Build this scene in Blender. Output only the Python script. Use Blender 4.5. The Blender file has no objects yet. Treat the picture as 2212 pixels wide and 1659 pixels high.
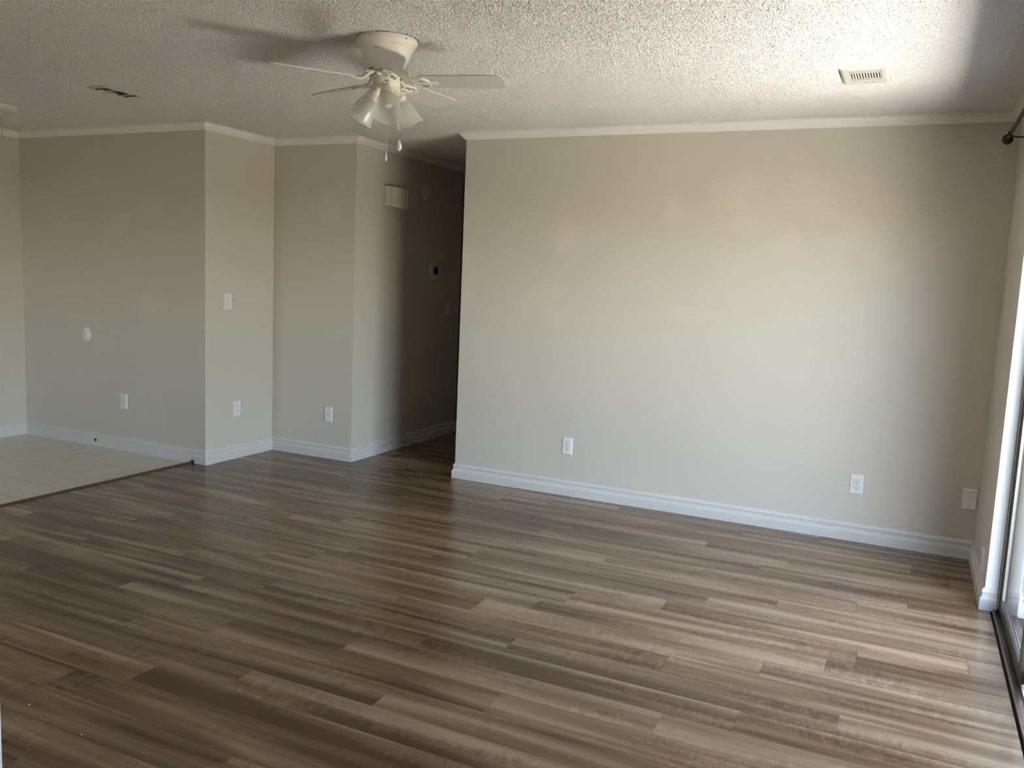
import bpy, bmesh, math, random
from math import sin, cos, pi, radians as R
from mathutils import Vector, Matrix
random.seed(7)
sc = bpy.context.scene
COL = sc.collection

# ------------------------------------------------------------------ camera, sky, sun, exposure
F_PX, PITCH, ROLL, YAW, CAM_H = 1830.87, 0.12400, -0.04364, -0.43801, 1.4549
cam = bpy.data.cameras.new('camera'); cam_o = bpy.data.objects.new('camera', cam); COL.objects.link(cam_o)
cam.sensor_fit = 'HORIZONTAL'; cam.sensor_width = 36.0; cam.lens = F_PX * 36.0 / 2212
cam.clip_start = 0.02; cam.clip_end = 300
_f = Vector((sin(YAW)*cos(PITCH), cos(YAW)*cos(PITCH), -sin(PITCH)))
_r = Vector((cos(YAW), -sin(YAW), 0)); _d = _f.cross(_r)
_r2 = cos(ROLL)*_r + sin(ROLL)*_d; _d2 = -sin(ROLL)*_r + cos(ROLL)*_d
cam_o.matrix_world = Matrix(((_r2.x, -_d2.x, -_f.x, 0), (_r2.y, -_d2.y, -_f.y, 0), (_r2.z, -_d2.z, -_f.z, CAM_H), (0, 0, 0, 1)))
sc.camera = cam_o

SKY, SUN, EXPO = 1.42, 6.7, 4.68
world = bpy.data.worlds.new('world'); sc.world = world; world.use_nodes = True
wn = world.node_tree; wn.nodes.clear()
sky = wn.nodes.new('ShaderNodeTexSky'); sky.sky_type = 'NISHITA'; sky.sun_disc = False
sky.sun_elevation = R(62); sky.sun_rotation = R(-90); sky.air_density = 1.0; sky.dust_density = 0.6; sky.ozone_density = 1.6
wb = wn.nodes.new('ShaderNodeBackground'); wb.inputs['Strength'].default_value = 0.1 * SKY
wo = wn.nodes.new('ShaderNodeOutputWorld')
hs = wn.nodes.new('ShaderNodeHueSaturation'); hs.inputs['Saturation'].default_value = 0.68; wn.links.new(sky.outputs[0], hs.inputs['Color']); wn.links.new(hs.outputs[0], wb.inputs[0]); wn.links.new(wb.outputs[0], wo.inputs[0])
sun = bpy.data.lights.new('sun', 'SUN'); sun.energy = SUN; sun.angle = R(0.6); sun.color = (1.0, 0.95, 0.88)
sun_o = bpy.data.objects.new('sun', sun); COL.objects.link(sun_o)
SUN_DIR = Vector((cos(R(69)), -0.02, -sin(R(69))))          # travels outwards over the roof and down on the yard
sun_o.rotation_euler = SUN_DIR.to_track_quat('-Z', 'Y').to_euler(); sun_o.location = (-6, 3, 12)
sc.view_settings.view_transform = 'Standard'; sc.view_settings.look = 'None'
sc.view_settings.gamma = 1.0; sc.view_settings.use_curve_mapping = False
sc.view_settings.exposure = EXPO
cy = sc.cycles
cy.max_bounces = 10; cy.diffuse_bounces = 6; cy.glossy_bounces = 4; cy.transmission_bounces = 6; cy.transparent_max_bounces = 12
cy.use_denoising = True; cy.caustics_reflective = False; cy.caustics_refractive = False
cy.sample_clamp_indirect = 6.0
cy.use_guiding = False

# door opening (portal for the sky light)
XF, YE, YG = 0.418, 5.298, 4.462
DY0, DH, XOUT = 2.62, 2.03, 0.60
pl = bpy.data.lights.new('door_daylight_portal', 'AREA'); pl.shape = 'RECTANGLE'; pl.size = DH; pl.size_y = YG - DY0
pl.cycles.is_portal = True
plo = bpy.data.objects.new('door_daylight_portal', pl); COL.objects.link(plo)
plo.location = (XOUT + 0.02, (YG+DY0)/2, DH/2); plo.rotation_euler = (0, R(90), 0)

WX0, WX1, WZ0, WZ1 = -5.95, -4.1, 0.95, 2.05        # unseen window, added to brighten the left side of the room
p2 = bpy.data.lights.new('window_daylight_portal', 'AREA'); p2.shape = 'RECTANGLE'; p2.size = WX1-WX0; p2.size_y = WZ1-WZ0  # guides sky light through the added window
p2.cycles.is_portal = True
p2o = bpy.data.objects.new('window_daylight_portal', p2); COL.objects.link(p2o)
p2o.location = ((WX0+WX1)/2, -3.16, (WZ0+WZ1)/2); p2o.rotation_euler = (R(90), 0, 0)

# ------------------------------------------------------------------ plan
H = 2.44
XA, YB, XB, YC, XD, XE = -6.570, 4.569, -4.593, 5.284, -3.820, -2.910
YHALL = 6.93; YFRONT = -3.0; WT = 0.12
HB = 0.105

# ------------------------------------------------------------------ materials
def new_mat(name):
    m = bpy.data.materials.new(name); m.use_nodes = True
    nt = m.node_tree; b = nt.nodes['Principled BSDF']
    return m, nt, b
def setc(b, c, rough=0.5, metal=0.0, spec=0.5):
    b.inputs['Base Color'].default_value = (*c, 1); b.inputs['Roughness'].default_value = rough
    b.inputs['Metallic'].default_value = metal; b.inputs['Specular IOR Level'].default_value = spec
def node(nt, t, **kw):
    n = nt.nodes.new(t)
    for k, v in kw.items(): setattr(n, k, v)
    return n
def L(nt, a, b): nt.links.new(a, b)
def math_n(nt, op, a, b=None, c=None, clamp=False):
    n = nt.nodes.new('ShaderNodeMath'); n.operation = op; n.use_clamp = clamp
    for i, v in enumerate((a, b, c)):
        if v is None: continue
        if isinstance(v, (int, float)): n.inputs[i].default_value = v
        else: nt.links.new(v, n.inputs[i])
    return n.outputs[0]
def plain(name, c, rough=0.5, metal=0.0, spec=0.5, var=0.04, scale=18.0, bump=0.0, bscale=200.0):
    m, nt, b = new_mat(name); setc(b, c, rough, metal, spec)
    tc = node(nt, 'ShaderNodeTexCoord'); nz = node(nt, 'ShaderNodeTexNoise'); nz.inputs['Scale'].default_value = scale
    L(nt, tc.outputs['Object'], nz.inputs['Vector'])
    mx = node(nt, 'ShaderNodeMix', data_type='RGBA')
    mx.inputs['A'].default_value = (*[x*(1-var) for x in c], 1); mx.inputs['B'].default_value = (*[min(1, x*(1+var)) for x in c], 1)
    L(nt, nz.outputs['Fac'], mx.inputs['Factor']); L(nt, mx.outputs['Result'], b.inputs['Base Color'])
    if bump:
        n2 = node(nt, 'ShaderNodeTexNoise'); n2.inputs['Scale'].default_value = bscale; L(nt, tc.outputs['Object'], n2.inputs['Vector'])
        bp = node(nt, 'ShaderNodeBump'); bp.inputs['Strength'].default_value = bump; bp.inputs['Distance'].default_value = 0.001
        L(nt, n2.outputs['Fac'], bp.inputs['Height']); L(nt, bp.outputs['Normal'], b.inputs['Normal'])
    return m

WALL_C = (0.585, 0.547, 0.486)
def wall_mat(name, patches=(), axis=0, base=WALL_C):
    """greige eggshell paint; patches = touched-up spots (u, z, ru, rz, strength, angle) in world metres on that wall"""
    m, nt, b = new_mat(name); setc(b, base, 0.55, 0, 0.35)
    tc = node(nt, 'ShaderNodeTexCoord'); sx = node(nt, 'ShaderNodeSeparateXYZ'); L(nt, tc.outputs['Object'], sx.inputs[0])
    nz = node(nt, 'ShaderNodeTexNoise'); nz.inputs['Scale'].default_value = 2.2; nz.inputs['Detail'].default_value = 4
    L(nt, tc.outputs['Object'], nz.inputs['Vector'])
    mx = node(nt, 'ShaderNodeMix', data_type='RGBA')
    mx.inputs['A'].default_value = (*[x*0.975 for x in base], 1); mx.inputs['B'].default_value = (*[x*1.025 for x in base], 1)
    L(nt, nz.outputs['Fac'], mx.inputs['Factor'])
    col = mx.outputs['Result']
    if patches:
        wob = node(nt, 'ShaderNodeTexNoise'); wob.inputs['Scale'].default_value = 7.0; wob.inputs['Detail'].default_value = 5
        L(nt, tc.outputs['Object'], wob.inputs['Vector'])
        tot = None
        for (u, z, ru, rz, st, an) in patches:
            du = math_n(nt, 'SUBTRACT', sx.outputs[axis], u); dz = math_n(nt, 'SUBTRACT', sx.outputs[2], z)
            ca, sa = cos(an), sin(an)
            a1 = math_n(nt, 'MULTIPLY', math_n(nt, 'ADD', math_n(nt, 'MULTIPLY', du, ca), math_n(nt, 'MULTIPLY', dz, sa)), 1/ru)
            a2 = math_n(nt, 'MULTIPLY', math_n(nt, 'SUBTRACT', math_n(nt, 'MULTIPLY', dz, ca), math_n(nt, 'MULTIPLY', du, sa)), 1/rz)
            d = math_n(nt, 'SQRT', math_n(nt, 'ADD', math_n(nt, 'MULTIPLY', a1, a1), math_n(nt, 'MULTIPLY', a2, a2)))
            d = math_n(nt, 'ADD', d, math_n(nt, 'MULTIPLY', math_n(nt, 'SUBTRACT', wob.outputs['Fac'], 0.5), 1.5))
            k = math_n(nt, 'MULTIPLY', math_n(nt, 'SUBTRACT', 1.1, d), 1.7, clamp=True)
            k = math_n(nt, 'MULTIPLY', k, st)
            tot = k if tot is None else math_n(nt, 'MAXIMUM', tot, k)
        m2 = node(nt, 'ShaderNodeMix', data_type='RGBA'); m2.inputs['B'].default_value = (base[0]*1.13, base[1]*1.12, base[2]*1.09, 1)
        L(nt, tot, m2.inputs['Factor']); L(nt, col, m2.inputs['A']); col = m2.outputs['Result']
    L(nt, col, b.inputs['Base Color'])
    n2 = node(nt, 'ShaderNodeTexNoise'); n2.inputs['Scale'].default_value = 160; n2.inputs['Detail'].default_value = 3
    L(nt, tc.outputs['Object'], n2.inputs['Vector'])
    bp = node(nt, 'ShaderNodeBump'); bp.inputs['Strength'].default_value = 0.25; bp.inputs['Distance'].default_value = 0.0012
    L(nt, n2.outputs['Fac'], bp.inputs['Height']); L(nt, bp.outputs['Normal'], b.inputs['Normal'])
    return m

M = {}
M['wall'] = wall_mat('greige_wall_paint')
M['wall_back'] = wall_mat('greige_wall_paint_touched_up_back', [
    (-2.13, 1.74, .15, .13, .55, 0), (-1.42, 1.93, .09, .10, .55, 0), (-1.02, 2.03, .17, .12, .5, .2), (-0.98, 1.84, .10, .09, .4, 0),
    (-0.45, 2.00, .40, .17, .45, -.1), (-0.30, 1.80, .22, .15, .4, .2), (-0.72, 1.73, .13, .08, .35, 0),
    (-2.28, 1.34, .22, .09, .38, .3), (-2.20, 1.22, .10, .10, .3, 0), (-2.86, 1.40, .05, .24, .45, 0), (-1.27, 1.28, .14, .07, .32, 0)])
M['wall_dining'] = wall_mat('greige_wall_paint_touched_up_dining', [
    (-5.47, 1.72, .20, .10, .5, .6), (-5.15, 1.88, .20, .09, .35, 0), (-5.14, 1.14, .17, .13, .4, .2)])
M['wall_alcove'] = wall_mat('greige_wall_paint_touched_up_alcove', [
    (-4.06, 1.92, .15, .10, .5, 0), (-3.95, 1.42, .17, .09, .35, .1)])
M['white_trim'] = plain('white_semigloss_trim_paint', (0.62, 0.61, 0.59), 0.35, bump=.05, bscale=60)
M['crown'] = plain('white_crown_paint', (0.80, 0.79, 0.75), 0.4)  # same trim paint; stronger light on the crown is put into its colour
M['jamb'] = plain('white_painted_plaster', (0.80, 0.80, 0.79), 0.6, bump=.5, bscale=260)
M['plate'] = plain('white_switch_plate_plastic', (0.78, 0.78, 0.76), 0.35)
M['insert'] = plain('white_receptacle_plastic', (0.72, 0.72, 0.71), 0.3)
M['black'] = plain('black_void', (0.012, 0.011, 0.010), 0.8)
M['seam'] = plain('plate_seam_shadow_line', (0.30, 0.30, 0.29), 0.6)
M['screw'] = plain('screw_steel', (0.35, 0.34, 0.33), 0.4, .7)
M['fan_cream'] = plain('cream_enamel', (0.80, 0.75, 0.63), 0.3)
M['fan_white'] = plain('white_enamel', (0.80, 0.77, 0.68), 0.3)
M['blade'] = plain('off_white_fan_blade', (0.62, 0.60, 0.54), 0.45)
M['brass'] = plain('worn_metal_chain', (0.42, 0.38, 0.30), 0.4, .8)
M['bronze'] = plain('bronze_anodised_aluminium', (0.13, 0.105, 0.085), 0.35, .75)
M['alu'] = plain('bright_aluminium', (0.62, 0.62, 0.62), 0.28, .9)
M['gasket'] = plain('black_rubber_gasket', (0.015, 0.015, 0.016), 0.6)  # also colours the painted shade lines at register and fan
M['rod'] = plain('black_iron', (0.02, 0.018, 0.016), 0.4, .4)
M['grout'] = plain('beige_grout', (0.27, 0.25, 0.21), 0.9, var=.1, scale=30)
M['subfloor'] = plain('dark_subfloor', (0.03, 0.022, 0.016), 0.9)
M['threshold'] = plain('red_brown_threshold_wood', (0.085, 0.036, 0.022), 0.35, var=.25, scale=8)
M['vent'] = plain('off_white_register_enamel', (0.62, 0.61, 0.54), 0.4)
M['vent_old'] = plain('tarnished_register_enamel', (0.50, 0.49, 0.44), 0.5, var=.2, scale=50)
M['duct'] = plain('dark_duct', (0.03, 0.028, 0.022), 0.8, var=.3)
M['detector'] = plain('aged_white_plastic', (0.62, 0.60, 0.57), 0.4)
M['chime'] = plain('ivory_chime_cover', (0.74, 0.70, 0.58), 0.4)
M['concrete'] = plain('pale_concrete', (0.60, 0.58, 0.54), 0.85, var=.08, scale=3, bump=.3)
M['porch'] = plain('grey_porch_slab', (0.22, 0.21, 0.20), 0.8, var=.08, scale=3, bump=.3)
M['lawn'] = plain('dry_lawn', (0.10, 0.088, 0.062), 0.95, var=.3, scale=5)
M['stucco'] = plain('pale_stucco', (0.72, 0.70, 0.66), 0.9, var=.05, bump=.6, bscale=90)
M['soffit'] = plain('white_soffit', (0.62, 0.61, 0.58), 0.8)
M['crumb'] = plain('white_crumb', (0.8, 0.78, 0.7), 0.8)

# popcorn ceiling
def popcorn():
    m, nt, b = new_mat('popcorn_ceiling'); setc(b, (0.74, 0.72, 0.69), 0.95, 0, 0.1)
    tc = node(nt, 'ShaderNodeTexCoord')
    n1 = node(nt, 'ShaderNodeTexNoise'); n1.inputs['Scale'].default_value = 150; n1.inputs['Detail'].default_value = 2.5; n1.inputs['Roughness'].default_value = .6
    L(nt, tc.outputs['Object'], n1.inputs['Vector'])
    v = node(nt, 'ShaderNodeTexVoronoi'); v.inputs['Scale'].default_value = 130
    L(nt, tc.outputs['Object'], v.inputs['Vector'])
    h = math_n(nt, 'ADD', math_n(nt, 'MULTIPLY', math_n(nt, 'SUBTRACT', n1.outputs['Fac'], .42), 3.6, clamp=True),
               math_n(nt, 'MULTIPLY', math_n(nt, 'SUBTRACT', 0.6, v.outputs['Distance']), .5, clamp=True))
    bp = node(nt, 'ShaderNodeBump'); bp.inputs['Strength'].default_value = .6; bp.inputs['Distance'].default_value = 0.004
    L(nt, h, bp.inputs['Height']); L(nt, bp.outputs['Normal'], b.inputs['Normal'])
    n3 = node(nt, 'ShaderNodeTexNoise'); n3.inputs['Scale'].default_value = 1.1; L(nt, tc.outputs['Object'], n3.inputs['Vector'])
    mx = node(nt, 'ShaderNodeMix', data_type='RGBA'); mx.inputs['A'].default_value = (.79, .77, .75, 1); mx.inputs['B'].default_value = (.84, .825, .80, 1)
    L(nt, n3.outputs['Fac'], mx.inputs['Factor']); L(nt, mx.outputs['Result'], b.inputs['Base Color'])
    return m
M['popcorn'] = popcorn()

# laminate planks: object colour = (random offset, tone, warmth)
def laminate():
    m, nt, b = new_mat('brown_laminate_plank'); setc(b, (.2, .15, .1), 0.30, 0, 0.28)
    tc = node(nt, 'ShaderNodeTexCoord'); oi = node(nt, 'ShaderNodeObjectInfo'); sc_ = node(nt, 'ShaderNodeSeparateColor'); L(nt, oi.outputs['Color'], sc_.inputs[0])
    off = node(nt, 'ShaderNodeCombineXYZ')
    L(nt, math_n(nt, 'MULTIPLY', sc_.outputs[0], 37.0), off.inputs[0]); L(nt, math_n(nt, 'MULTIPLY', sc_.outputs[0], 91.0), off.inputs[1]); L(nt, math_n(nt, 'MULTIPLY', sc_.outputs[0], 13.0), off.inputs[2])
    add = node(nt, 'ShaderNodeVectorMath', operation='ADD'); L(nt, tc.outputs['Object'], add.inputs[0]); L(nt, off.outputs[0], add.inputs[1])
    def nz(sx_, sy_, detail, rough=.5, dist=0.0):
        mp = node(nt, 'ShaderNodeMapping'); mp.inputs['Scale'].default_value = (sx_, sy_, 1); L(nt, add.outputs[0], mp.inputs['Vector'])
        n = node(nt, 'ShaderNodeTexNoise'); n.inputs['Scale'].default_value = 1; n.inputs['Detail'].default_value = detail; n.inputs['Roughness'].default_value = rough; n.inputs['Distortion'].default_value = dist
        L(nt, mp.outputs[0], n.inputs['Vector']); return n.outputs['Fac']
    broad = nz(0.8, 12, 2.0, .5, .3); fine = nz(2.5, 80, 3, .6, .2); fig = nz(38, 16, 2.5, .65, .8); blot = nz(2.0, 9, 2)
    t = math_n(nt, 'MULTIPLY', math_n(nt, 'SUBTRACT', broad, .5), 2.5)
    t = math_n(nt, 'ADD', t, math_n(nt, 'MULTIPLY', math_n(nt, 'SUBTRACT', fine, .5), .32))
    fm = math_n(nt, 'MULTIPLY', math_n(nt, 'MULTIPLY', math_n(nt, 'SUBTRACT', fig, .5), .95), math_n(nt, 'MULTIPLY', math_n(nt, 'SUBTRACT', blot, .42), 5, clamp=True))
    t = math_n(nt, 'ADD', t, fm)
    t = math_n(nt, 'ADD', t, sc_.outputs[1], clamp=True)
    cr = node(nt, 'ShaderNodeValToRGB'); e = cr.color_ramp.elements
    e[0].position = 0.0; e[0].color = (0.090, 0.052, 0.028, 1); e[1].position = 1.0; e[1].color = (0.325, 0.235, 0.148, 1)
    k = e.new(0.45); k.color = (0.185, 0.122, 0.071, 1)
    L(nt, t, cr.inputs[0])
    mx = node(nt, 'ShaderNodeMix', data_type='RGBA', blend_type='MULTIPLY'); mx.inputs['B'].default_value = (1.05, .93, .82, 1)
    L(nt, cr.outputs[0], mx.inputs['A']); L(nt, sc_.outputs[2], mx.inputs['Factor']); L(nt, mx.outputs['Result'], b.inputs['Base Color'])
    bp = node(nt, 'ShaderNodeBump'); bp.inputs['Strength'].default_value = .12; bp.inputs['Distance'].default_value = .0008
    L(nt, fine, bp.inputs['Height']); L(nt, bp.outputs['Normal'], b.inputs['Normal'])
    L(nt, math_n(nt, 'ADD', math_n(nt, 'MULTIPLY', fine, .08), .19), b.inputs['Roughness'])
    return m
M['plank'] = laminate()

def tile_mat():
    m, nt, b = new_mat('beige_ceramic_tile'); setc(b, (.5, .46, .38), 0.35)
    tc = node(nt, 'ShaderNodeTexCoord'); oi = node(nt, 'ShaderNodeObjectInfo')
    add = node(nt, 'ShaderNodeVectorMath', operation='ADD'); L(nt, tc.outputs['Object'], add.inputs[0]); L(nt, oi.outputs['Color'], add.inputs[1])
    n = node(nt, 'ShaderNodeTexNoise'); n.inputs['Scale'].default_value = 5; n.inputs['Detail'].default_value = 5; L(nt, add.outputs[0], n.inputs['Vector'])
    mx = node(nt, 'ShaderNodeMix', data_type='RGBA'); mx.inputs['A'].default_value = (.58, .54, .45, 1); mx.inputs['B'].default_value = (.70, .66, .56, 1)
    L(nt, n.outputs['Fac'], mx.inputs['Factor']); L(nt, mx.outputs['Result'], b.inputs['Base Color'])
    return m
M['tile'] = tile_mat()

def glass_mat(name, tint=(1, 1, 1), extra=0.0):
    m = bpy.data.materials.new(name); m.use_nodes = True; nt = m.node_tree; nt.nodes.clear()
    o = node(nt, 'ShaderNodeOutputMaterial'); t = node(nt, 'ShaderNodeBsdfTransparent'); t.inputs[0].default_value = (*tint, 1)
    g = node(nt, 'ShaderNodeBsdfGlossy'); g.inputs['Roughness'].default_value = 0.0
    ge = node(nt, 'ShaderNodeNewGeometry'); dt = node(nt, 'ShaderNodeVectorMath', operation='DOT_PRODUCT')
    L(nt, ge.outputs['Incoming'], dt.inputs[0]); L(nt, ge.outputs['Normal'], dt.inputs[1])
    k = math_n(nt, 'SUBTRACT', 1.0, math_n(nt, 'ABSOLUTE', dt.outputs['Value']), clamp=True)      # Schlick for one face of the pane
    r1 = math_n(nt, 'ADD', math_n(nt, 'MULTIPLY', math_n(nt, 'POWER', k, 5.0), .96), .04)
    r2 = math_n(nt, 'DIVIDE', math_n(nt, 'MULTIPLY', r1, 2.0), math_n(nt, 'ADD', r1, 1.0))           # both faces of the pane
    mx = node(nt, 'ShaderNodeMixShader')
    L(nt, math_n(nt, 'ADD', r2, extra, clamp=True), mx.inputs[0]); L(nt, t.outputs[0], mx.inputs[1]); L(nt, g.outputs[0], mx.inputs[2]); L(nt, mx.outputs[0], o.inputs[0])
    return m
M['glass'] = glass_mat('clear_door_glass', (.97, .985, .98))
def frosted():
    m = bpy.data.materials.new('frosted_shade_glass'); m.use_nodes = True; nt = m.node_tree; nt.nodes.clear()
    o = node(nt, 'ShaderNodeOutputMaterial'); tp = node(nt, 'ShaderNodeBsdfTransparent'); tp.inputs[0].default_value = (.86, .9, .86, 1)
    tl = node(nt, 'ShaderNodeBsdfTranslucent'); tl.inputs[0].default_value = (.86, .89, .84, 1)
    df = node(nt, 'ShaderNodeBsdfDiffuse'); df.inputs[0].default_value = (.82, .85, .79, 1)
    gl = node(nt, 'ShaderNodeBsdfGlossy'); gl.inputs['Roughness'].default_value = .25
    tc = node(nt, 'ShaderNodeTexCoord'); nz = node(nt, 'ShaderNodeTexNoise'); nz.inputs['Scale'].default_value = 30; L(nt, tc.outputs['Object'], nz.inputs['Vector'])
    a = node(nt, 'ShaderNodeMixShader'); L(nt, math_n(nt, 'ADD', math_n(nt, 'MULTIPLY', nz.outputs['Fac'], .1), .45), a.inputs[0]); L(nt, tl.outputs[0], a.inputs[1]); L(nt, df.outputs[0], a.inputs[2])
    c = node(nt, 'ShaderNodeMixShader'); c.inputs[0].default_value = .30; L(nt, a.outputs[0], c.inputs[1]); L(nt, tp.outputs[0], c.inputs[2])
    d = node(nt, 'ShaderNodeMixShader'); d.inputs[0].default_value = .06; L(nt, c.outputs[0], d.inputs[1]); L(nt, gl.outputs[0], d.inputs[2])
    L(nt, d.outputs[0], o.inputs[0]); return m
M['frosted'] = frosted()

# ------------------------------------------------------------------ mesh helpers
class MB:
    def __init__(s): s.bm = bmesh.new()
    def box(s, x0, x1, y0, y1, z0, z1, bev=0.0, seg=1):
        r = bmesh.ops.create_cube(s.bm, size=1)
        for v in r['verts']:
            v.co = Vector(((x0+x1)/2 + v.co.x*(x1-x0), (y0+y1)/2 + v.co.y*(y1-y0), (z0+z1)/2 + v.co.z*(z1-z0)))
        if bev > 0:
            es = list({e for v in r['verts'] for e in v.link_edges})
            bmesh.ops.bevel(s.bm, geom=es, offset=bev, segments=seg, affect='EDGES', profile=.5)
        return s
    def lathe(s, prof, n=48, mat=None, cap0=True, cap1=True):
        mat = mat or Matrix.Identity(4)
        rings = []
        for (r, z) in prof:
            rings.append([s.bm.verts.new(mat @ Vector((r*cos(2*pi*i/n), r*sin(2*pi*i/n), z))) for i in range(n)])
        for a, b in zip(rings, rings[1:]):
            for i in range(n): s.bm.faces.new((a[i], a[(i+1) % n], b[(i+1) % n], b[i]))
        if cap0: s.bm.faces.new(list(reversed(rings[0])))
        if cap1: s.bm.faces.new(rings[-1])
        return s
    def tube(s, pts, rad, n=10, closed=False):
        pts = [Vector(p) for p in pts]; rings = []; N = len(pts)
        rad = rad if isinstance(rad, (list, tuple)) else [rad]*N
        up = Vector((0, 0, 1))
        for i, p in enumerate(pts):
            a = pts[(i-1) % N] if (closed or i > 0) else p; b = pts[(i+1) % N] if (closed or i < N-1) else p
            t = (b-a).normalized(); u = up - t*up.dot(t)
            if u.length < .05: u = Vector((1, 0, 0)) - t*t.x
            u.normalize(); w = t.cross(u)
            rings.append([s.bm.verts.new(p + rad[i]*(cos(2*pi*k/n)*u + sin(2*pi*k/n)*w)) for k in range(n)])
        prs = list(zip(rings, rings[1:])) + ([(rings[-1], rings[0])] if closed else [])
        for a, b in prs:
            for k in range(n): s.bm.faces.new((a[k], a[(k+1) % n], b[(k+1) % n], b[k]))
        if not closed: s.bm.faces.new(list(reversed(rings[0]))); s.bm.faces.new(rings[-1])
        return s
    def prism(s, outline, z0, z1):
        a = [s.bm.verts.new((x, y, z0)) for x, y in outline]; b = [s.bm.verts.new((x, y, z1)) for x, y in outline]
        n = len(a); s.bm.faces.new(list(reversed(a))); s.bm.faces.new(b)
        for i in range(n): s.bm.faces.new((a[i], a[(i+1) % n], b[(i+1) % n], b[i]))
        return s
    def rings(s, rings, caps=True):
        rr = [[s.bm.verts.new(p) for p in r] for r in rings]; n = len(rr[0])
        for a, b in zip(rr, rr[1:]):
            for i in range(n): s.bm.faces.new((a[i], a[(i+1) % n], b[(i+1) % n], b[i]))
        if caps: s.bm.faces.new(list(reversed(rr[0]))); s.bm.faces.new(rr[-1])
        return s
    def xf(s, m):
        bmesh.ops.transform(s.bm, matrix=m, verts=s.bm.verts); return s
    def build(s, name, mat, parent=None, smooth=False, origin=None):
        bmesh.ops.recalc_face_normals(s.bm, faces=s.bm.faces)
        if origin is not None: bmesh.ops.translate(s.bm, verts=s.bm.verts, vec=-Vector(origin))
        me = bpy.data.meshes.new(name); s.bm.to_mesh(me); s.bm.free()
        me.materials.append(mat)
        if smooth:
            me.polygons.foreach_set('use_smooth', [True]*len(me.polygons))
            try: me.set_sharp_from_angle(angle=R(38))
            except Exception: pass
        o = bpy.data.objects.new(name, me); COL.objects.link(o)
        if origin is not None: o.location = origin
        if parent is not None: o.parent = parent
        return o
def struct(o): o['kind'] = 'structure'; return o
def tag(o, label, cat, group=None):
    o['label'] = label; o['category'] = cat
    if group: o['group'] = group
    return o
def empty(name, loc, rot=(0, 0, 0)):
    o = bpy.data.objects.new(name, None); COL.objects.link(o); o.location = loc; o.rotation_euler = rot; o.empty_display_size = .05
    return o
def box(*a, **k): return MB().box(*a, **k)

# ------------------------------------------------------------------ room shell
def wall(name, x0, x1, y0, y1, z0=0.0, z1=H, mat='wall'):
    return struct(box(x0, x1, y0, y1, z0, z1).build(name, M[mat]))
wall('wall_back', XE, 0.56, YE, YE+WT, mat='wall_back')
wall('wall_hall_right', XE, XE+WT, YE+WT, 9.0)
w = MB(); w.box(XF, 0.56, YG, YE, 0, H); w.box(XF, 0.56, DY0, YG, DH, H); w.box(XF, 0.56, YFRONT, DY0, 0, H)
struct(w.build('wall_right', M['wall']))
wall('wall_dining', XA, XB, YB, YB+WT, mat='wall_dining')
wall('wall_alcove_side', XB-WT, XB, YB+WT, YC+WT)
wall('wall_alcove_back', XB, XD, YC, YC+WT, mat='wall_alcove')
wall('wall_hall_left', XD-WT, XD, YC+WT, YHALL)
wall('wall_hall_far_left', XD-1.6, XD-WT, YHALL-WT, YHALL)
wall('wall_hall_side', XD-1.72, XD-1.6, YHALL-WT, 9.12)
wall('wall_hall_end', XD-1.6, XE+WT, 9.0, 9.12)
wall('wall_left', XA-WT, XA, YFRONT, YB+WT)
w = MB(); w.box(XA-WT, WX0, YFRONT-WT, YFRONT, 0, H); w.box(WX1, 0.56, YFRONT-WT, YFRONT, 0, H)
w.box(WX0, WX1, YFRONT-WT, YFRONT, 0, WZ0); w.box(WX0, WX1, YFRONT-WT, YFRONT, WZ1, H)
struct(w.build('wall_front', M['wall']))
wf = MB(); 
for a in ((WX0, WX0+.04, WZ0, WZ1), (WX1-.04, WX1, WZ0, WZ1), (WX0+.04, WX1-.04, WZ0, WZ0+.04), (WX0+.04, WX1-.04, WZ1-.04, WZ1), ((WX0+WX1)/2-.02, (WX0+WX1)/2+.02, WZ0+.04, WZ1-.04)):
    wf.box(a[0], a[1], YFRONT-.08, YFRONT-.04, a[2], a[3])
win = struct(wf.build('window_1', M['white_trim']))  # frame around the added fill-light opening
box(WX0-.02, WX1+.02, YFRONT-.04, YFRONT+.03, WZ0-.02, WZ0).build('window_sill', M['white_trim'], win)
ceiling = struct(box(XA-WT, 0.56, YFRONT-WT, 9.12, H, H+.12).build('ceiling', M['popcorn']))
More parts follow.
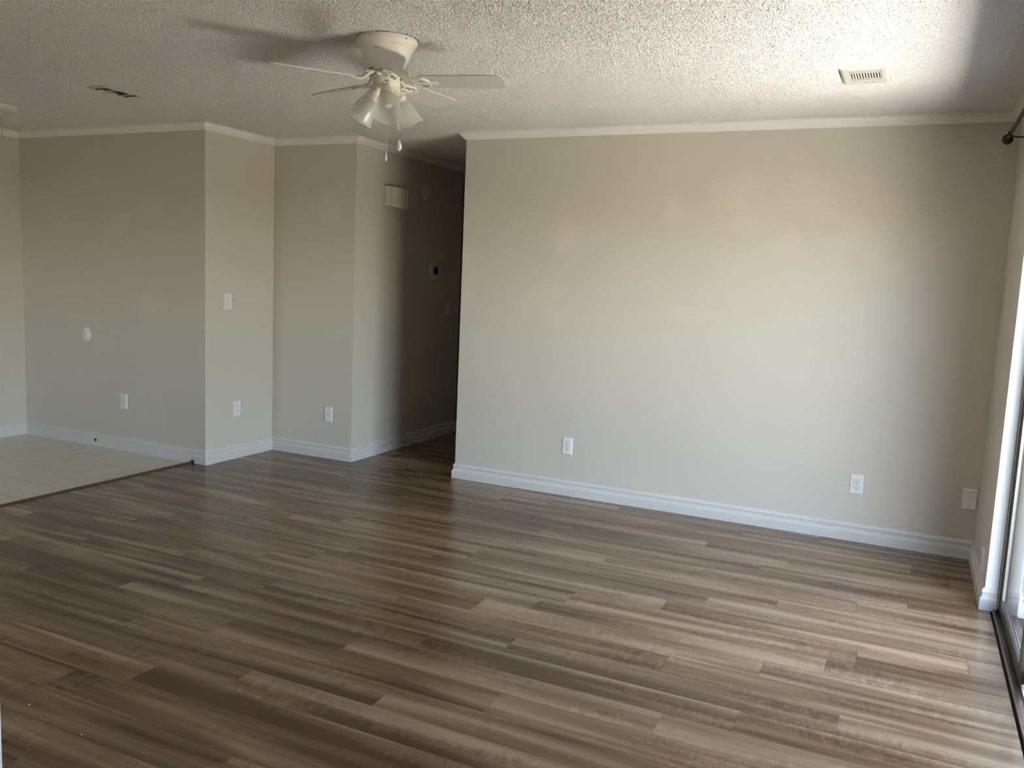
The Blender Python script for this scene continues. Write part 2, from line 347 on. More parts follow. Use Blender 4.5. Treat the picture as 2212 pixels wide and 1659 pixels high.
# sprayed popcorn granules on the ceiling (nobody could count them)
import numpy as np
rng = np.random.default_rng(5)
def granules(regions):
    P = []
    for (x0, x1, y0, y1, dens) in regions:
        n = int((x1-x0)*(y1-y0)*dens)
        P.append(np.stack([rng.uniform(x0, x1, n), rng.uniform(y0, y1, n)], 1))
    P = np.concatenate(P); P = P[((P[:, 0]-FAN_XY[0])**2+(P[:, 1]-FAN_XY[1])**2) > .128**2]
    for (rx0, rx1, ry0, ry1) in REG_KEEP: P = P[~((P[:, 0] > rx0) & (P[:, 0] < rx1) & (P[:, 1] > ry0) & (P[:, 1] < ry1))]
    n = len(P); K = 5
    r = rng.uniform(.0032, .0074, n); h = r*rng.uniform(.5, 1.05, n); a0 = rng.uniform(0, 6.28, n)
    V = np.zeros((n, K+1, 3), np.float32)
    for k in range(K):
        a = a0 + k*2*pi/K; rr = r*rng.uniform(.75, 1.25, n)
        V[:, k, 0] = P[:, 0]+rr*np.cos(a); V[:, k, 1] = P[:, 1]+rr*np.sin(a); V[:, k, 2] = H+.0003
    V[:, K, 0] = P[:, 0]+r*rng.uniform(-.3, .3, n); V[:, K, 1] = P[:, 1]+r*rng.uniform(-.3, .3, n); V[:, K, 2] = H-h
    base = (np.arange(n)*(K+1))[:, None, None]
    tri = np.array([[(k+1) % K, k, K] for k in range(K)])[None]
    F = (base+tri).reshape(-1, 3).astype(np.int32)
    me = bpy.data.meshes.new('popcorn_granules'); me.vertices.add(V.shape[0]*(K+1)); me.vertices.foreach_set('co', V.ravel())
    me.loops.add(F.size); me.loops.foreach_set('vertex_index', F.ravel()); me.polygons.add(len(F))
    me.polygons.foreach_set('loop_start', np.arange(0, F.size, 3, dtype=np.int32)); me.polygons.foreach_set('loop_total', np.full(len(F), 3, np.int32))
    me.polygons.foreach_set('use_smooth', np.ones(len(F), bool))
    me.update(calc_edges=True); me.materials.append(M['popcorn'])
    o = bpy.data.objects.new('popcorn_granules', me); COL.objects.link(o); o.parent = ceiling; o['kind'] = 'stuff'
FAN_XY = (-2.130, 3.150)
REG_KEEP = [(-.405, -.200, 4.12, 4.43), (-4.415, -4.25, 3.475, 3.76)]
granules([(-3.4, XF-.05, 2.1, YE-.05, 14000), (-4.55, -3.4, 1.7, YC-.05, 11000), (XA+.05, -4.55, 1.7, YB-.05, 9000), (XD+.05, XE-.05, YE, 6.3, 9000)])

# jamb skin: white painted plaster returns of the sliding door opening
struct(box(XF+.0015, .56, YG-.004, YG, HB, DH).build('trim_1', M['jamb']))
struct(box(XF+.0015, .56, DY0, YG-.004, DH-.004, DH).build('trim_2', M['jamb']))
struct(box(XF+.0015, .56, DY0, DY0+.004, 0, DH-.004).build('trim_3', M['jamb']))

# floor: base, planks, tiles
floor = struct(box(XA-WT, 0.60, YFRONT-WT, 9.12, -.14, -.0125).build('floor', M['subfloor']))
PW, PL, Y0 = 0.1508, 1.2365, 2.5755
OFF = {-1: -1.192, -2: -1.538, -3: -2.05, -4: -2.370, -5: -2.584, -6: -1.718, 0: -.651, 1: -1.656, 2: -1.344, 3: -.753, 4: -1.645, 5: -1.425,
       6: -1.320, 7: -.916, 8: -.756, 9: -.455, 10: -.120, 11: .098, 12: -1.849, 13: -.487, 14: -.95, 15: -1.126, 16: -.813, 17: -.382}
TONE = {(-1, 0): .62, (-1, -1): .30, (0, 0): .66, (0, -1): .52, (1, 0): .40, (1, 1): .5, (-2, 0): .42, (-2, -1): .26, (0, 1): .60, (0, -2): .18, (-1, 1): .55, (1, -1): .24}
XL = -4.742+.012
n_pl = 0
for row in range(-17, 28):
    ya, yb = Y0+row*PW, Y0+(row+1)*PW
    if row <= 12: x0, x1 = XL, (.448 if DY0 < (ya+yb)/2 < YG else XF-.002)
    elif row <= 17: x0, x1 = XB+.001, XF-.002
    else: x0, x1 = XD+.001, XE-.001
    if yb > YC and row == 17: yb = YE - .001
    ya2 = ya if row != 18 else YE-.001
    if row == 18: ya = ya2
    xo = OFF.get(row, random.uniform(-1.2, 0))
    k0 = int(math.floor((x0-xo)/PL))
    k = k0
    while xo+k*PL < x1:
        a, b_ = max(x0, xo+k*PL), min(x1, xo+(k+1)*PL)
        if b_-a > .03:
            g = .0004
            if n_pl < 290:
                o = MB().box(a+g, b_-g, ya+g, yb-g, -.012, 0, bev=.0005).build('plank', M['plank'], floor, origin=((a+b_)/2, (ya+yb)/2, 0))
                tone = TONE.get((row, k), min(.72, max(.15, random.gauss(.42, .12))))
                o.color = (random.random(), tone, max(0, random.uniform(-.35, .6)), 1)
                n_pl += 1
        k += 1
# floor far behind the camera: one sheet of the same laminate
o = box(XL, XF-.002, YFRONT, Y0-17*PW-.0005, -.012, 0).build('far_planks', M['plank'], floor); o['kind'] = 'stuff'; o.color = (.3, .42, .2, 1)
o = box(XA, XD, YHALL, 9.0, -.012, -.001).build('hall_planks', M['plank'], floor); o['kind'] = 'stuff'; o.color = (.7, .4, .2, 1)
# tiles 12 inch
TS = 0.308; TX0, TY0 = -5.05, 3.58
box(XA, -4.742-.008, YFRONT, YB, -.012, -.0022).build('grout', M['grout'], floor)
tmesh = {}
for i in range(-6, 2):
    for j in range(-13, 5):
        xa, xb = TX0+(i-1)*TS, TX0+i*TS; ya, yb = TY0+(j-1)*TS, TY0+j*TS
        xa, xb = max(xa, XA+.002), min(xb, -4.752); ya, yb = max(ya, -.4), min(yb, YB-.002)
        if xb-xa < .03 or yb-ya < .03: continue
        g = .0028
        key = (round(xb-xa, 3), round(yb-ya, 3))
        if key not in tmesh:
            o = MB().box(-(xb-xa)/2+g, (xb-xa)/2-g, -(yb-ya)/2+g, (yb-ya)/2-g, -.010, 0, bev=.0015).build('tile', M['tile'], floor)
            tmesh[key] = o.data
        else:
            o = bpy.data.objects.new('tile', tmesh[key]); COL.objects.link(o); o.parent = floor
        o.location = ((xa+xb)/2, (ya+yb)/2, random.uniform(-.0003, .0003)); o.color = (random.uniform(0, 9), random.uniform(0, 9), random.random(), 1)
# threshold T-moulding between tile and laminate
prof = [(-.024, 0), (-.024, .003), (-.016, .0075), (-.006, .0095), (.006, .0095), (.016, .0075), (.024, .003), (.024, 0)]
TXc = -4.728
struct(MB().rings([[(TXc+x, y, z) for x, z in prof] for y in (YFRONT+.01, YB-.014)]).build('trim_4', M['threshold']))
struct(box(-4.720, -4.694, YB-.0165, YB-.0116, .004, .022).build('trim_5', M['black']))

# ------------------------------------------------------------------ baseboards and crown
BASE = [(0, 0), (.017, 0), (.017, .052), (.0155, .057), (.0115, .060), (.0085, .064), (.0075, .074), (.0085, .082), (.0115, .0855), (.0115, .089), (.0085, .097), (.003, HB), (0, HB)]
THIN = [(0, 0), (.0115, 0), (.0115, .0855), (.0115, .089), (.0085, .097), (.003, HB), (0, HB)]
CD, CP = .049, .0475
CROWN = [(0, H-CD), (.006, H-CD), (.009, H-.044), (.012, H-.041), (.019, H-.033), (.029, H-.023), (.037, H-.013), (.039, H-.009), (CP, H-.006), (CP, H), (0, H)]
def mitre(n1, n2): return (n1+n2)/(1+n1.dot(n2))
def run(names, pts, nrm, prof, mat):
    pts = [Vector((*p, 0)) for p in pts]; nrm = [Vector((*n, 0)) for n in nrm]
    for i, nm in enumerate(names):
        if nm is None: continue
        m0 = mitre(nrm[i-1], nrm[i]) if i > 0 else nrm[i]
        m1 = mitre(nrm[i], nrm[i+1]) if i < len(nrm)-1 else nrm[i]
        r0 = [pts[i]+m0*d+Vector((0, 0, z)) for d, z in prof]; r1 = [pts[i+1]+m1*d+Vector((0, 0, z)) for d, z in prof]
        struct(MB().rings([r0, r1]).build(nm, mat))
W_ = M['white_trim']
X_, Y_ = (1, 0), (0, -1); NX = (-1, 0)
run(['baseboard_left', 'baseboard_dining'], [(XA, YFRONT), (XA, YB), (XB, YB)], [X_, Y_, X_], THIN, W_)
run([None, 'baseboard_alcove_side', 'baseboard_alcove_back', 'baseboard_hall_left'],
    [(-4.69, YB), (XB, YB), (XB, YC), (XD, YC), (XD, YHALL)], [Y_, X_, Y_, X_], BASE, W_)
# short plinth return around the corner towards the threshold
run(['baseboard_corner_return'], [(-4.684, YB), (XB, YB)], [Y_, X_], [(.0112, 0), (.017, 0), (.017, .052), (.0155, .057), (.0112, .0605)], W_)
run(['baseboard_hall_right', 'baseboard_back', 'baseboard_right', 'baseboard_jamb'],
    [(XE, 9.0), (XE, YE), (XF, YE), (XF, YG), (.474, YG)], [NX, Y_, NX, Y_], BASE, W_)
run(['baseboard_right_near'], [(XF, DY0), (XF, YFRONT)], [NX], BASE, W_)
run(['crown_left', 'crown_dining', 'crown_alcove_side', 'crown_alcove_back', 'crown_hall_left'],
    [(XA, YFRONT), (XA, YB), (XB, YB), (XB, YC), (XD, YC), (XD, YHALL)], [X_, Y_, X_, Y_, X_], CROWN, M['crown'])
run(['crown_hall_right', 'crown_back', 'crown_right'], [(XE, 9.0), (XE, YE), (XF, YE), (XF, YFRONT)], [NX, Y_, NX], CROWN, M['crown'])
for o in list(COL.objects):
    if o.name.startswith('crown_'): o.name = 'trim_crown_' + o.name[6:]
# partition end just at the left edge of the view: white cased corner near the camera
struct(box(-2.9, -2.172, 1.30, 1.41, 0, H).build('wall_partition', M['jamb']))

# ------------------------------------------------------------------ wall plates (built facing -Y, origin on the wall)
def slot_box(x, z, w, h, y, parent): return box(x-w/2, x+w/2, y-.0006, y+.0002, z-h/2, z+h/2).build('slot', M['black'], parent)
def disc(name, x, z, r, y0, y1, mat, parent, n=16):
    return MB().lathe([(r, 0), (r, y0-y1)], n, Matrix.Translation((x, y0, z)) @ Matrix.Rotation(R(90), 4, 'X')).build(name, mat, parent)
def plate(name, label, loc, rz, kind, cat, w=.072, h=.115, t=.006, tilt=0):
    e = empty(name, loc, (0, tilt, rz)); tag(e, label, cat)
    MB().rings([[(sx*w/2, 0, sz*h/2) for sx, sz in ((-1, -1), (1, -1), (1, 1), (-1, 1))],
                [(sx*w/2, -t*.45, sz*h/2) for sx, sz in ((-1, -1), (1, -1), (1, 1), (-1, 1))],
                [(sx*(w/2-.004), -t, sz*(h/2-.004)) for sx, sz in ((-1, -1), (1, -1), (1, 1), (-1, 1))]]).build('plate', M['plate'], e)
    if kind == 'outlet':
        ins = box(-.017, .017, -t-.0022, -t+.001, -.034, .034, bev=.0008).build('receptacle', M['insert'], e)
        ins_seam = box(-.0178, .0178, -t-.0003, -t+.0006, -.0348, .0348).build('seam', M['seam'], e)
        yy = -t-.0022
        for zc in (.0175, -.0165):
            slot_box(-.0062, zc+.004, .0016, .0075, yy, ins); slot_box(.0062, zc+.004, .0016, .0062, yy, ins)
            disc('ground_hole', 0, zc-.0065, .0026, yy+.0002, yy-.0006, M['black'], ins, 12)
        disc('screw', 0, .0475, .0026, -t+.0002, -t-.0008, M['screw'], e, 10); disc('screw', 0, -.0475, .0026, -t+.0002, -t-.0008, M['screw'], e, 10)
    elif kind == 'switch':
        box(-.0178, .0178, -t-.0003, -t+.0006, -.0348, .0348).build('seam', M['seam'], e)
        MB().rings([[(-.0165, -t, -.033), (.0165, -t, -.033), (.0165, -t, .033), (-.0165, -t, .033)],
                    [(-.0165, -t-.0015, -.033), (.0165, -t-.0015, -.033), (.0165, -t-.0062, .033), (-.0165, -t-.0062, .033)]]).build('rocker', M['insert'], e)
        disc('screw', 0, .0475, .0026, -t+.0002, -t-.0008, M['screw'], e, 10); disc('screw', 0, -.0475, .0026, -t+.0002, -t-.0008, M['screw'], e, 10)
    elif kind == 'cable':
        disc('cable_hole', 0, 0, .0045, -t+.0002, -t-.0008, M['black'], e, 14)
        disc('screw', 0, .042, .0022, -t+.0002, -t-.0006, M['plate'], e, 10); disc('screw', 0, -.042, .0022, -t+.0002, -t-.0006, M['plate'], e, 10)
    elif kind == 'blank':
        disc('screw', 0, .042, .0028, -t+.0002, -t-.0008, M['screw'], e, 10); disc('screw', 0, -.042, .0028, -t+.0002, -t-.0008, M['screw'], e, 10)
    return e
plate('wall_outlet', 'white duplex wall outlet on the long back wall nearer the hallway opening', (-2.045, YE, .341), 0, 'outlet', 'outlet')
plate('wall_outlet', 'white duplex wall outlet low on the back wall towards the sliding door', (-.2155, YE, .340), 0, 'outlet', 'outlet')
plate('blank_plate', 'blank white wall plate in the shaded corner beside the sliding door wall', (.374, YE, .340), 0, 'blank', 'wall plate', w=.072, t=.012)
plate('wall_switch', 'white rocker light switch at shoulder height on the narrow left wall', (XB, 4.791, 1.195), R(90), 'switch', 'switch')
plate('wall_outlet', 'white wall outlet below the rocker switch on the narrow left wall', (XB, 4.885, .382), R(90), 'outlet', 'outlet')
plate('cable_plate', 'white cable plate with one dark centre hole on the alcove wall', (-4.035, YC, .346), 0, 'cable', 'wall plate')
plate('wall_outlet', 'white wall outlet on the olive grey wall above the tiled floor', (-5.426, YB, .387), 0, 'outlet', 'outlet')
plate('wall_outlet', 'white wall plate seen edge on by the baseboard next to the door jamb', (XF, 4.66, .185), R(-90), 'outlet', 'outlet', t=.011)
plate('wall_switch', 'dim white light switch deep in the dark hallway below the round thermostat', (XD, 6.714, 1.156), R(90), 'switch', 'switch')
# round white cover disc on the dining wall
e = empty('wall_disc', (-5.830, YB, .877)); tag(e, 'round flat white cover disc on the wall above the tiled floor', 'cover')
MB().lathe([(.050, 0), (.050, .002), (.047, .0035)], 40, Matrix.Rotation(R(90), 4, 'X')).build('disc', M['plate'], e, smooth=True)
# hole in the dining baseboard
h = MB().lathe([(.0125, 0), (.0125, .0006)], 20, Matrix.Translation((-5.737, YB-.0115, .050)) @ Matrix.Rotation(R(90), 4, 'X')).build('cable_hole', M['black'])
tag(h, 'small black round cable hole drilled in the white baseboard above the tiles', 'hole')

# door chime
e = empty('door_chime', (XD, 5.79, 2.05), (0, 0, R(90))); tag(e, 'ivory rectangular door chime box high on the hallway wall', 'chime')
box(-.130, -.088, -.042, 0, -.075, .080, bev=.004).build('end_cap', M['chime'], e)
MB().rings([[(-.088 + .218*i/10, -.044-.016*sin(pi*i/10), z) for i in range(11)] + [(.130, 0, z), (-.088, 0, z)] for z in (-.078, .078)]).build('cover', M['chime'], e)
box(.120, .134, -.050, 0, -.079, .079, bev=.003).build('end_trim', M['fan_white'], e)
box(-.126, .126, -.040, 0, .079, .084).build('back_box', M['duct'], e)
# smoke detector
RX = Matrix.Rotation(R(90), 4, 'X')
e = empty('smoke_detector', (XD, 6.254, 2.147), (0, 0, R(90))); tag(e, 'round white smoke detector on the dark hallway wall right of the chime', 'detector')
MB().lathe([(.072, 0), (.072, .012)], 40, RX).build('base', M['detector'], e, smooth=True)
MB().lathe([(.066, .012), (.066, .026), (.058, .036), (.034, .040)], 40, RX).build('cover', M['detector'], e, smooth=True)
MB().lathe([(.016, .039), (.016, .043), (.012, .045)], 24, RX).build('test_button', M['plate'], e, smooth=True)
# thermostat
e = empty('thermostat', (XD, 6.43, 1.49), (0, 0, R(90))); tag(e, 'round wall thermostat with black face and pale ring in the hallway', 'thermostat')
MB().lathe([(.075, 0), (.075, .004), (.072, .006)], 48, RX).build('wall_ring', M['plate'], e, smooth=True)
MB().lathe([(.041, .005), (.041, .028), (.038, .031), (.036, .031)], 48, RX).build('body', M['alu'], e, smooth=True)
MB().lathe([(.0355, .029), (.0355, .0316)], 48, RX).build('face', M['black'], e, smooth=True)

# ------------------------------------------------------------------ sliding glass door (bronze aluminium)
dr = empty('door_1', (0, 0, 0)); struct(dr)
T0, T1 = .466, .560
box(T0-.010, T0, DY0+.003, YG-.020, 0, .013, bev=.002).build('sill_lip', M['bronze'], dr)
box(T0, T1, DY0+.003, YG-.0045, -.004, .004).build('sill', M['bronze'], dr)
for x, nm in ((.492, 'track_rail'), (.528, 'track_rail')):
    box(x-.002, x+.002, DY0+.01, YG-.02, .004, .016).build(nm, M['alu'], dr)
box(.474, T1, YG-.018, YG-.0045, .004, DH-.006).build('side_jamb', M['bronze'], dr)
box(.475, T1, DY0+.005, DY0+.020, .004, DH-.006).build('side_jamb', M['bronze'], dr)
box(.475, T1, DY0+.02, YG-.02, DH-.034, DH-.006).build('head_jamb', M['bronze'], dr)
box(.4765, .4805, YG-.024, YG-.018, .02, DH-.03).build('weather_strip', M['vent'], dr)
def panel(nm, y0, y1, xc, label, latch=False):
    f = empty(nm, (0, 0, 0)); f.parent = dr; f['label'] = label
    z0, z1, t = .014, DH-.034, .0095
    box(xc-t, xc+t, y0, y0+.045, z0, z1, bev=.002).build('stile', M['bronze'], f)
    box(xc-t, xc+t, y1-.045, y1, z0, z1, bev=.002).build('stile', M['bronze'], f)
    box(xc-t, xc+t, y0+.045, y1-.045, z0, z0+.055, bev=.002).build('bottom_rail', M['bronze'], f)
    box(xc-t, xc+t, y0+.045, y1-.045, z1-.05, z1, bev=.002).build('top_rail', M['bronze'], f)
    box(xc-.006, xc+.006, y0+.045, y1-.045, z0+.055, z0+.060).build('glazing_bead', M['alu'], f)
    box(xc-.006, xc+.006, y1-.051, y1-.045, z0+.060, z1-.05).build('glazing_bead', M['alu'], f)
    box(xc-.004, xc+.004, y0+.045, y1-.051, z0+.060, z0+.064).build('gasket', M['gasket'], f)
    g = MB(); vs = [g.bm.verts.new(p) for p in ((xc, y0+.045, z0+.060), (xc, y1-.051, z0+.060), (xc, y1-.051, z1-.05), (xc, y0+.045, z1-.05))]; g.bm.faces.new(vs)
    g.build('glass_pane', M['glass'], f)
    if latch:
        h_ = box(xc-t-.014, xc-t, y0+.012, y0+.032, .92, 1.12, bev=.003).build('latch', M['gasket'], f)
panel('fixed_panel', 3.600, YG-.0185, .4925, 'fixed glass panel of the sliding door')
panel('sliding_panel', DY0+.021, 3.645, .528, 'sliding glass panel of the door', True)

# curtain rod above the door
RXX, RZ = .338, 2.246
e = empty('curtain_rod', (RXX, 3.5, RZ)); tag(e, 'black iron curtain rod with ball finial above the sliding door', 'curtain rod')
MB().tube([(0, -1.2, 0), (0, 1.42, 0)], .0085, 14).build('rod', M['rod'], e, smooth=True)
for s_ in (1, -1):
    y = 1.435 if s_ > 0 else -1.215
    prof = [(.010, -.016), (.012, -.012), (.009, -.008)] + [(.026*sin(a*pi/12), -.026*cos(a*pi/12)+.018) for a in range(3, 12)] + [(.002, .044)]
    MB().lathe(prof, 28, Matrix.Translation((0, y, 0)) @ Matrix.Rotation(R(-90 if s_ > 0 else 90), 4, 'X')).build('finial', M['rod'], e, smooth=True)
for y in (1.27, -1.05):
    br = MB().tube([(XF-RXX-.004, y, -.02), (.03, y, -.02), (.006, y, -.014), (-.009, y, -.006), (-.011, y, .008)], .0035, 8).build('bracket', M['rod'], e, smooth=True)
    box(XF-RXX-.004, XF-RXX, y-.012, y+.012, -.055, .015).build('wall_plate', M['rod'], br)
    MB().tube([(0, y+.006, .012), (0, y+.006, .028)], .0016, 6).build('thumb_screw', M['rod'], br)

# ------------------------------------------------------------------ ceiling registers
e = empty('ceiling_register', (-.302, 4.275, H)); tag(e, 'off-white ceiling air register with a row of black slots near the door', 'air vent')
x0, x1, y0, y1 = -.100, .100, -.152, .150
def frame_mb(x0, x1, y0, y1, ix0, ix1, iy0, iy1, t):
    m = MB()
    o_ = [(x0, y0), (x1, y0), (x1, y1), (x0, y1)]; i_ = [(ix0, iy0), (ix1, iy0), (ix1, iy1), (ix0, iy1)]
    O2 = [(x0+.012 if x == x0 else x-.012, y+.012 if y == y0 else y-.012) for x, y in o_]
    rr = [[(x, y, 0) for x, y in o_], [(x, y, -.002) for x, y in o_], [(x, y, -t) for x, y in O2], [(x, y, -t) for x, y in i_], [(x, y, 0) for x, y in i_]]
    return m.rings(rr, caps=False)
frame_mb(x0, x1, y0, y1, -.066, .072, -.150+.002+.03, .060, .009).build('frame', M['vent'], e)
box(-.066, .072, -.118, .060, -.0012, -.0004).build('duct_opening', M['black'], e)
for i in range(12):
    x = -.062 + i*.0118
    box(x-.0028, x+.0028, -.068, .054, -.0070, -.0012).build('louvre', M['vent'], e)
box(-.066, .072, -.080, -.068, -.0085, -.001).build('cross_bar', M['vent'], e)
MB().rings([[(-.066, -.118, -.001), (-.066, -.082, -.007), (-.066, -.082, -.005), (-.066, -.116, -.0005)], [(.072, -.118, -.001), (.072, -.082, -.007), (.072, -.082, -.005), (.072, -.116, -.0005)]]).build('damper', M['vent_old'], e)
for x, y in ((.0, -.136), (.0, .1), (.03, .1)):
    MB().lathe([(.003, -.0105), (.003, -.009)], 10, Matrix.Translation((x, y, 0))).build('screw', M['screw'], e)
box(x0-.006, x0-.001, y0, y1, -.002, 0).build('shadow_gap', M['gasket'], e)  # dark strip painted in for the shade along the register's edge

e = empty('ceiling_register', (-4.333, 3.618, H), (0, 0, 0)); tag(e, 'battered dark ceiling air register with missing louvres over the dining side', 'air vent')
frame_mb(-.078, .078, -.140, .140, -.052, .052, -.112, .112, .010).build('frame', M['vent_old'], e)
box(-.052, .052, -.112, .112, -.0012, -.0004).build('duct_opening', M['black'], e)
for i in range(9):
    y = -.100+i*.025
    if i in (1, 2, 3, 4, 5, 6): continue
    MB().rings([[(xx, y, -.0012), (xx, y+.007, -.011), (xx, y+.009, -.011), (xx, y+.003, -.0012)] for xx in (-.052, .052 if i % 3 else .0)]).build('louvre', M['vent_old' if i % 2 else 'duct'], e)
box(-.052, .052, -.030, -.024, -.009, -.0012).build('divider', M['vent_old'], e)
MB().rings([[(-.02, .01, -.002), (.048, .01, -.002), (.048, .013, -.002), (-.02, .013, -.002)], [(-.02, .04, -.016), (.048, .04, -.016), (.048, .043, -.015), (-.02, .043, -.015)]]).build('bent_flap', M['duct'], e)

# ------------------------------------------------------------------ ceiling fan
FX, FY = -2.130, 3.150
fan = empty('ceiling_fan', (FX, FY, H)); tag(fan, 'cream five-blade ceiling fan with three frosted glass shades', 'ceiling fan')
MB().lathe([(.121, 0), (.128, -.003), (.1305, -.013), (.1305, -.024), (.127, -.030), (.121, -.0325), (.1205, -.038), (.116, -.042), (.111, -.044)], 64, cap0=False, cap1=False).build('canopy', M['fan_cream'], fan, smooth=True)
MB().lathe([(.112, -.041), (.111, -.048), (.109, -.062), (.103, -.085), (.094, -.108), (.086, -.122), (.080, -.129), (.048, -.130)], 64, cap0=False).build('motor_housing', M['fan_white'], fan, smooth=True)
MB().lathe([(.122, .0), (.1315, -.001), (.1315, -.003), (.122, -.004)], 64).build('shadow_gap', M['gasket'], fan)  # black ring standing in for the shade between canopy and ceiling
for a in (-20, 40, 150, 270):
    disc_m = Matrix.Rotation(R(a), 4, 'Z') @ Matrix.Translation((.1295, 0, -.018)) @ Matrix.Rotation(R(90), 4, 'Y')
    MB().lathe([(.0035, 0), (.0035, .0025)], 10, disc_m).build('screw', M['screw'], fan)
MB().lathe([(.050, -.129), (.070, -.132), (.072, -.139), (.066, -.145), (.040, -.146)], 48).build('flywheel', M['fan_cream'], fan, smooth=True)
MB().lathe([(.050, -.144), (.050, -.153)], 32).build('gap_collar', M['black'], fan)
MB().lathe([(.055, -.151), (.0605, -.153), (.0605, -.188), (.059, -.194), (.053, -.199), (.038, -.204), (.020, -.208)], 48).build('switch_housing', M['fan_cream'], fan, smooth=True)
BZ = -.171
A0 = 17
def iron_mesh():
    m = MB()
    def arc(pts, rad): m.tube(pts, rad, 8)
    for s in (1, -1):
        arc([(.060, s*.010, -.158), (.085, s*.012, -.170), (.105, s*.020, -.190), (.125, s*.036, -.197), (.150, s*.042, -.197), (.172, s*.036, -.197), (.188, s*.020, -.197), (.190, s*.004, -.197)], [.007, .007, .006, .006, .0055, .0055, .005, .004])
        arc([(.105, s*.018, -.190), (.120, s*.010, -.196), (.135, s*.002, -.197), (.160, -s*.001, -.197), (.186, 0, -.197)], .0045)
    m.box(.158, .225, -.019, .019, -.199, -.195, bev=.0015)
    m.box(.060, .100, -.014, .014, -.172, -.155, bev=.004)
    return m.xf(Matrix.Translation((0, 0, .019)))
for k in range(5):
    ang = R(A0+72*k)
    rot = Matrix.Rotation(ang, 4, 'Z')
    pitch = Matrix.Translation((0, 0, BZ)) @ Matrix.Rotation(R(-12), 4, 'X') @ Matrix.Translation((0, 0, -BZ))
    out = [(.150, -.046), (.158, -.052), (.30, -.058), (.44, -.064), (.485, -.062), (.503, -.052), (.512, -.034), (.514, 0), (.512, .034), (.503, .052), (.485, .062), (.44, .064), (.30, .058), (.158, .052), (.150, .046)]
    b_ = MB().prism(out, BZ-.003, BZ+.003).xf(rot @ pitch).build('blade', M['blade'], fan)
    i_ = iron_mesh().xf(rot @ pitch).build('blade_iron', M['fan_white'], fan, smooth=True)
    for (sx, sy) in ((.17, .012), (.17, -.012), (.21, 0)):
        MB().lathe([(.004, -.1825), (.004, -.179)], 8, rot @ pitch @ Matrix.Translation((sx, sy, 0))).build('screw', M['fan_cream'], i_)
# light kit: three arms
cam_az = math.degrees(math.atan2(-FY, -FX))
for k, dz in enumerate((0, 120, 240)):
    az = R(cam_az+4+dz); tilt = R(33)
    # local axis: -Z is the direction in which the shade opens
    base = Matrix.Rotation(az, 4, 'Z') @ Matrix.Translation((.038, 0, -.193)) @ Matrix.Rotation(-tilt, 4, 'Y')
    MB().lathe([(.020, .012), (.021, -.010), (.023, -.030), (.030, -.042), (.0325, -.044), (.0325, -.060), (.030, -.062)], 32, base).build('socket_cup', M['fan_cream'], fan, smooth=True)
    n = 40
    prof = [(.028, -.052), (.030, -.060), (.037, -.074), (.045, -.092), (.050, -.112), (.052, -.130), (.054, -.146), (.058, -.160), (.061, -.166)]
    m = MB(); ringsv = []
    for (r, z) in prof:
        f = max(0, (-z-.11)/.056)
        ringsv.append([m.bm.verts.new(base @ Vector(((r+.003*f*.5*cos(6*2*pi*i/n))*cos(2*pi*i/n), (r+.003*f*.5*cos(6*2*pi*i/n))*sin(2*pi*i/n), z-.002*f*cos(6*2*pi*i/n)))) for i in range(n)])
    for a, b in zip(ringsv, ringsv[1:]):
        for i in range(n): m.bm.faces.new((a[i], a[(i+1) % n], b[(i+1) % n], b[i]))
    sh = m.build('glass_shade', M['frosted'], fan, smooth=True)
    MB().lathe([(.010, -.050), (.012, -.066), (.020, -.085), (.0235, -.100), (.022, -.112), (.014, -.122), (.003, -.126)], 24, base).build('bulb', M['plate'], fan, smooth=True)
for (x, y, z1, fr, nm) in ((.058, .022, -.445, .012, 0), (.004, .004, -.492, .0055, 1)):
    z0 = -.170 if nm == 0 else -.205
    ch = MB().tube([(x, y, z0), (x+.002, y, (z0+z1)/2), (x, y, z1+.03)], .0011, 6).build('pull_chain', M['brass'], fan)
    MB().lathe([(.0015, .030), (fr*.35, .024), (fr*.8, .010), (fr, -.001), (fr*.85, -.009), (fr*.4, -.015), (.001, -.016)], 20, Matrix.Translation((x, y, z1))).build('fob', M['fan_white'], ch, smooth=True)
box(.048, .062, .014, .026, -.170, -.158, bev=.002).build('chain_switch', M['brass'], fan)
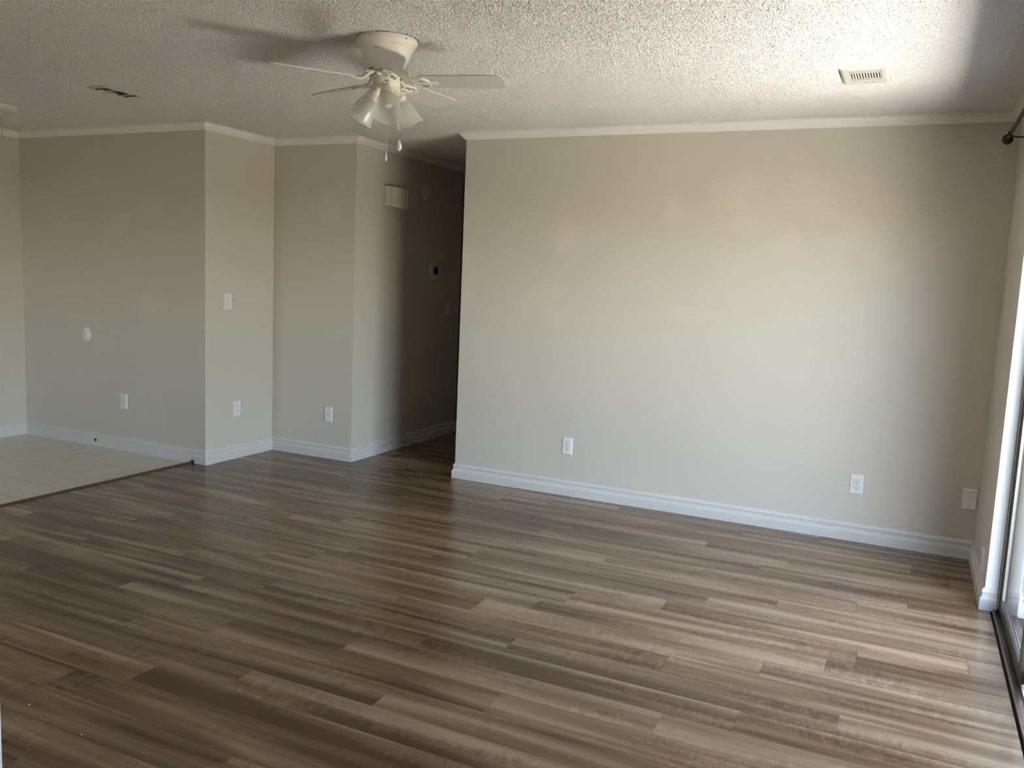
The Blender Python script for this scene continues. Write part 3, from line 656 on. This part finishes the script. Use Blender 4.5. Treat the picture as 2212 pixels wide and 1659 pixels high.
box(-.010, .010, -.0612, -.0595, -.186, -.181).xf(Matrix.Rotation(R(cam_az+90), 4, 'Z')).build('pull_slot', M['screw'], fan)

# second ceiling light over the dining side, mostly outside the frame
e = empty('pendant_light', (-5.600, 3.705, H)); tag(e, 'cream ceiling light canopy with a hanging chain at the left edge', 'light')
MB().lathe([(.140, 0), (.152, -.004), (.153, -.018), (.145, -.026), (.120, -.032)], 48, cap0=False).build('canopy', M['fan_cream'], e, smooth=True)
MB().lathe([(.118, -.030), (.110, -.060), (.085, -.085), (.045, -.098), (.010, -.102)], 48, Matrix.Translation((-.03, 0, 0))).build('glass_bowl', M['frosted'], e, smooth=True)
MB().tube([(.036, .045, -.028), (.036, .045, -.15)], .0014, 6).build('pull_chain', M['brass'], e)
MB().lathe([(.002, -.148), (.0045, -.155), (.005, -.215), (.003, -.228)], 14, Matrix.Translation((.036, .045, 0))).build('chain_pull', M['vent_old'], e, smooth=True)

# ------------------------------------------------------------------ crumbs on the floor
for x, y, r in ((-2.50, 1.72, .0030), (-2.20, 1.68, .0026)):
    o = MB().lathe([(r*.6, 0), (r, r*.5), (r*.5, r*1.1)], 7).build('crumb', M['crumb'], origin=None); o.location = (x, y, .0002)
    tag(o, 'tiny pale crumb on the dark planks at the lower left' if r > .0028 else 'smaller pale speck on the planks right of the crumb', 'crumb')

# ------------------------------------------------------------------ outside the door
struct(box(.60, 1.95, -6, 7.6, -.30, -.06).build('porch_slab', M['porch']))
struct(box(.56, .60, -6, DY0, -.3, H+.3).build('wall_exterior_near', M['stucco']))
struct(box(.56, .60, YG, 7.6, -.3, H+.3).build('wall_exterior_far', M['stucco']))
struct(box(.56, .60, DY0, YG, DH, H+.3).build('wall_exterior_header', M['stucco']))
struct(box(.60, 1.9, 7.6, 7.72, -.3, H+.3).build('wall_exterior_end', M['stucco']))
struct(box(-8, .78, -3.35, 9.5, H+.3, H+.42).build('roof', M['soffit']))
struct(box(1.95, 4.1, -.6, 4.6, -.42, -.34).build('concrete_walk', M['concrete']))
struct(box(-60, 70, -60, 60, -.60, -.425).build('lawn', M['lawn']))
